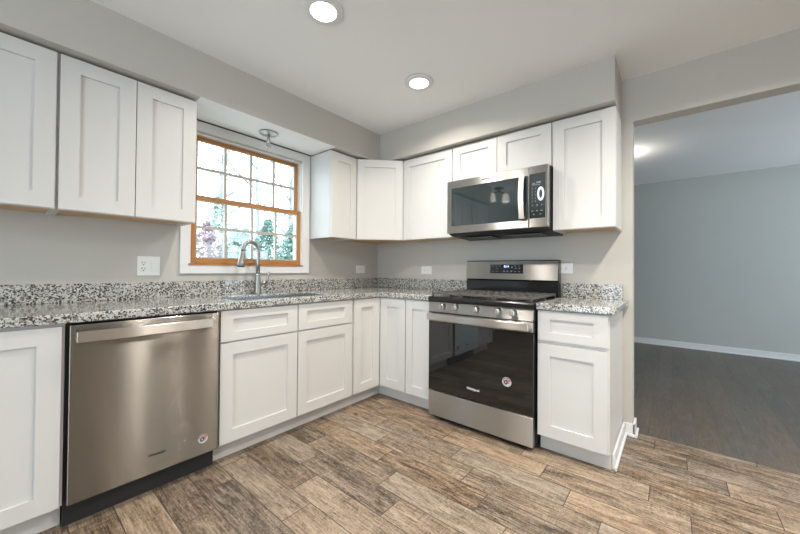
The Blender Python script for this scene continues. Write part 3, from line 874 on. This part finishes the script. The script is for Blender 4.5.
# ------------------------------------------------------------------ outlets
def outlet(root, axis, c, horiz, gang):
    # c: centre on the wall; local u to the right as seen, v up
    if axis == 'y': put = lambda u, v, d: (c[0] + u, -d, c[1] + v)
    else: put = lambda u, v, d: (-d, c[0] - u, c[1] + v)
    W_, H_ = (0.120, 0.122) if gang == 2 else ((0.125, 0.080) if horiz else (0.08, 0.125))
    def bx(mb, u0, u1, v0, v1, d0, d1):
        a = put(u0, v0, d0); b = put(u1, v1, d1)
        mb.box(a[0], b[0], a[1], b[1], a[2], b[2])
    mb = MB(); bx(mb, -W_ / 2, W_ / 2, -H_ / 2, H_ / 2, 0.0005, 0.006)
    mb.build('cover_plate', M_WHITEPL, root, 0.002)
    rec = [(-0.028, 0)] if gang == 2 else [(0, 0)]
    for u0, v0 in rec:
        mb = MB()
        hw, hh = (0.0335, 0.0165) if horiz else (0.0165, 0.0335)
        bx(mb, u0 - hw, u0 + hw, v0 - hh, v0 + hh, 0.0055, 0.0078)
        rc = mb.build('receptacle', M_WHITEPL, root, 0.001)
        for s_ in (-1, 1):
            def cut(*q):
                mb = MB(); bx(mb, *q); mb.build('slot', M_SLOT, rc)
            if horiz:
                cu, cv = u0 + s_ * .0185, v0
                cut(cu - .004, cu + .004, cv + .0055, cv + .008, .0072, .0082); cut(cu - .004, cu + .004, cv - .008, cv - .0055, .0072, .0082)
                cut(cu - .010, cu - .0065, cv - .002, cv + .002, .0072, .0082)
            else:
                cu, cv = u0, v0 + s_ * .0185
                cut(cu - .0095, cu - .0060, cv - .001, cv + .008, .0072, .0082); cut(cu + .0060, cu + .0095, cv - .001, cv + .008, .0072, .0082)
                cut(cu - .0035, cu + .0035, cv - .012, cv - .006, .0072, .0082)
    if gang == 2:
        mb = MB(); bx(mb, 0.028 - .0165, 0.028 + .0165, -0.0335, 0.0335, 0.0055, 0.0085)
        mb.build('rocker_switch', M_WHITEPL, root, 0.0012)
r = thing('wall_outlet', 'white double outlet and switch plate on the wall left of the window', 'outlet', (-2.124, 0, 1.119))
outlet(r, 'y', (-2.124, 1.119), False, 2)
r = thing('wall_outlet', 'small white sideways outlet on the window wall near the room corner', 'outlet', (-0.268, 0, 1.110))
outlet(r, 'y', (-0.268, 1.110), True, 1)
r = thing('wall_outlet', 'white sideways outlet on the range wall, left of the range', 'outlet', (0, -0.677, 1.105))
outlet(r, 'x', (-0.677, 1.105), True, 1)
r = thing('wall_outlet', 'white sideways outlet on the range wall, partly behind the right end of the range', 'outlet', (0, -1.944, 1.128))
outlet(r, 'x', (-1.944, 1.128), True, 1)

# ------------------------------------------------------------------ ceiling lights
def can_light(x, y, label, power=CAN_POWER):
    r = thing('recessed_light', label, 'ceiling light', (x, y, ZC - .012), 'recessed ceiling lights')
    MB().lathe([(0.066, 0.0), (0.092, 0.0), (0.100, 0.006), (0.100, 0.0118), (0.066, 0.0118), (0.066, 0.0)], (x, y, ZC - .012), 40).build('trim_ring', M_TRIM, r, smooth=True)
    MB().lathe([(0, 0.004), (0.0655, 0.004), (0.0655, 0.010), (0, 0.010)], (x, y, ZC - .012), 32).build('lens', M_LENS, r, smooth=True)
    l = bpy.data.lights.new('can_lamp', 'AREA'); l.shape = 'DISK'; l.size = 0.12; l.energy = power; l.color = (1.0, 0.93, 0.84)
    l.spread = math.radians(150)
    o = bpy.data.objects.new('can_lamp', l); COL.objects.link(o); o.parent = r
    o.location = (0, 0, 0.002)
can_light(-1.698, -1.212, 'lit recessed ceiling light nearer the camera, at the top edge of the photo', 12)
can_light(-0.872, -1.209, 'lit recessed ceiling light closer to the room corner, in front of the range', 11)
for x, y, pw in ((-1.698, -2.90, 24), (-0.872, -2.90, 15), (-0.872, -4.6, 17), (-3.2, -4.0, 9)):
    can_light(x, y, 'recessed ceiling light behind the camera', pw)
r = thing('pendant_fixture', 'bare chrome pendant fitting with a clear bulb under the soffit above the sink', 'pendant light', (-1.430, -0.192, SB))
MB().lathe([(0, -.0003), (0.062, -.0003), (0.070, -.004), (0.066, -.010), (0.030, -.016), (0, -.017)], (-1.430, -0.192, SB), 32).build('canopy', M_NICKEL, r, smooth=True)
MB().lathe([(0, -.0165), (0.0085, -.0165), (0.0085, -.048), (0.013, -.050), (0.013, -.075), (0, -.075)], (-1.430, -0.192, SB), 20).build('stem_and_socket', M_NICKEL, r, smooth=True)
MB().lathe([(0, -.0755), (0.010, -.0755), (0.016, -.086), (0.021, -.100), (0.018, -.114), (0.008, -.122), (0, -.123)], (-1.430, -0.192, SB), 20).build('bulb', M_CLEAR, r, smooth=True)
# dining-area ceiling light (seen mirrored in the microwave door)
LX, LY = -3.14, -0.44
r = thing('ceiling_fixture', 'black ceiling light with two white glass shades, seen mirrored in the microwave door', 'ceiling light', (LX, LY, ZC))
MB().lathe([(0, -.0005), (0.075, -.0005), (0.075, -.02), (0.02, -.03), (0.012, -.07), (0, -.07)], (LX, LY, ZC), 28).build('canopy', M_BLACKMAT, r, smooth=True)
for s_ in (-1, 1):
    ar = MB().tube([(LX, LY, ZC - .06), (LX + s_ * .06, LY + s_ * .05, ZC - .075), (LX + s_ * .09, LY + s_ * .075, ZC - .09)], 0.008, 10).build('arm', M_BLACKMAT, r, smooth=True)
    MB().lathe([(0.03, -.09), (0.045, -.12), (0.060, -.22), (0.056, -.22), (0.04, -.12), (0.03, -.09)], (LX + s_ * .09, LY + s_ * .075, ZC), 24).build('glass_shade', M_BULB, r, smooth=True)
# living-room ceiling lamp just behind the end of the wall
LX, LY = 1.86, -2.10
r = thing('ceiling_fixture', 'ceiling lamp of the next room, hidden behind the wall end but lighting the ceiling', 'ceiling light', (LX, LY, ZL))
MB().lathe([(0, -.0005), (0.07, -.0005), (0.07, -.02), (0.012, -.03), (0.012, -.20), (0, -.20)], (LX, LY, ZL), 24).build('canopy', M_NICKEL, r, smooth=True)
MB().lathe([(0, -.27), (0.05, -.26), (0.085, -.23), (0.095, -.19), (0.091, -.19), (0.08, -.225), (0.047, -.252), (0, -.262)], (LX, LY, ZL), 32).build('glass_bowl', M_BULB, r, smooth=True)
l = bpy.data.lights.new('bowl_lamp', 'POINT'); l.energy = 3.5; l.color = (1.0, 0.93, 0.85); l.shadow_soft_size = 0.03
o = bpy.data.objects.new('bowl_lamp', l); COL.objects.link(o); o.parent = r; o.location = (0.0, -0.05, -0.19)

# ------------------------------------------------------------------ outdoors
struct(rbox('ground', M_LAWN, (-30, 40, 0.15, 60, -0.7, -0.5)))
def foliage(mb, rng, c, rx, ry, h, n, size, shape):
    for _ in range(n):
        t = rng.random()
        a = rng.random() * 2 * PI
        if shape == 'cone':
            k = (1 - t) ** 0.8 * math.sqrt(rng.random()) * 1.0
        else:
            k = math.sin(PI * (0.12 + 0.85 * t)) * rng.random() ** 0.55
        p = Vector((c[0] + rx * k * math.cos(a), c[1] + ry * k * math.sin(a), c[2] + h * t))
        u = Vector((rng.gauss(0, 1), rng.gauss(0, 1), rng.gauss(0, .6))).normalized()
        v = u.orthogonal().normalized()
        v = (Matrix.Rotation(rng.random() * 6.28, 3, u) @ v)
        s_ = size * (0.6 + 0.8 * rng.random())
        mb.face([p - u * s_, p - v * s_ * .5, p + u * s_, p + v * s_ * .5])
def evergreen(x, y, h, rx, label, seed):
    rng = random.Random(seed)
    r = thing('evergreen_bush', label, 'tree', (x, y, -0.5), 'trees outside the window')
    MB().cyl((x, y, -0.5), (x, y, -0.5 + h * .9), 0.10, 0.02, 10).build('trunk', M_BARK, r, smooth=True)
    mb = MB(); foliage(mb, rng, (x, y, -0.3), rx, rx, h, 4200, 0.06, 'ball'); mb.build('foliage', M_EVERG, r)
def bare_tree(x, y, h, rad, lean, label, seed):
    rng = random.Random(seed)
    r = thing('bare_tree', label, 'tree', (x, y, -0.5), 'trees outside the window')
    mb = MB()
    P = [Vector((x + lean * t + rng.gauss(0, .03), y + rng.gauss(0, .03), -0.5 + h * t)) for t in [k / 8 for k in range(9)]]
    mb.tube(P, [rad * (1 - .75 * k / 8) for k in range(9)], 10)
    mb.build('trunk', M_BARK, r, smooth=True)
    mb = MB()
    for k in range(3, 9):
        for _ in range(4):
            a = rng.random() * 2 * PI; L = h * (0.16 + .16 * rng.random())
            b = P[k]; q1 = b + Vector((math.cos(a), math.sin(a) * .6, .7)) * L * .5
            q2 = q1 + Vector((math.cos(a + .4), math.sin(a + .4) * .6, 1.0)) * L * .5
            mb.tube([b, q1, q2], [rad * .28, rad * .17, rad * .06], 6)
            for m_ in range(4):
                a2 = a + rng.gauss(0, .9); st_ = q1.lerp(q2, rng.random())
                mb.tube([st_, st_ + Vector((math.cos(a2), math.sin(a2) * .6, .6)) * L * .4], [rad * .10, rad * .03], 5)
    mb.build('branches', M_BARK, r, smooth=True)
evergreen(2.75, 9.8, 2.9, 0.70, 'green bush outside, seen behind the faucet through the second lower pane', 3)
evergreen(3.15, 8.2, 3.1, 0.62, 'green bush outside, seen through the third lower pane from the left', 4)
evergreen(3.15, 6.6, 2.8, 0.58, 'green bush outside, seen through the lower right window pane', 5)
evergreen(4.3, 12.2, 3.2, 0.9, 'green bush outside, farther off, between the nearer bushes', 6)
bare_tree(2.2, 11.5, 8.5, 0.10, 1.3, 'bare leaning tree outside, seen in the two left columns of window panes', 11)
bare_tree(7.2, 16.5, 10.0, 0.16, -0.3, 'bare tree trunk outside, seen in the third column of window panes', 12)
bare_tree(12.0, 21.0, 11.0, 0.30, 0.2, 'thick bare tree trunk outside, seen in the right column of window panes', 13)
bare_tree(9.6, 27.0, 12.0, 0.22, -0.4, 'thin bare tree outside, far off beyond the others', 14)
r = thing('flowering_shrub', 'pinkish shrub outside, seen through the lower left window pane', 'shrub', (0.05, 5.0, -0.5))
rng = random.Random(21)
mb = MB()
for k in range(9):
    a = 2 * PI * k / 9
    mb.tube([(0.05, 5.0, -0.5), (0.05 + .18 * math.cos(a), 5.0 + .18 * math.sin(a), 0.5), (0.05 + 0.36 * math.cos(a + .3), 5.0 + 0.36 * math.sin(a + .3), 1.6)], [.025, .018, .006], 6)
mb.build('stems', M_BARK, r, smooth=True)
mb = MB(); foliage(mb, rng, (0.05, 5.0, -0.2), 0.42, 0.42, 2.3, 1500, 0.055, 'ball'); mb.build('foliage', M_PINK, r)
r = thing('leafy_bush', 'pale green bush outside, seen above the pinkish shrub through the window', 'shrub', (1.05, 7.0, -0.5))
MB().cyl((1.05, 7.0, -0.5), (1.05, 7.0, 1.2), 0.03, 0.01, 8).build('trunk', M_BARK, r, smooth=True)
mb = MB(); foliage(mb, rng, (1.05, 7.0, 0.2), 0.45, 0.45, 2.9, 900, 0.06, 'ball'); mb.build('foliage', M_PALEG, r)
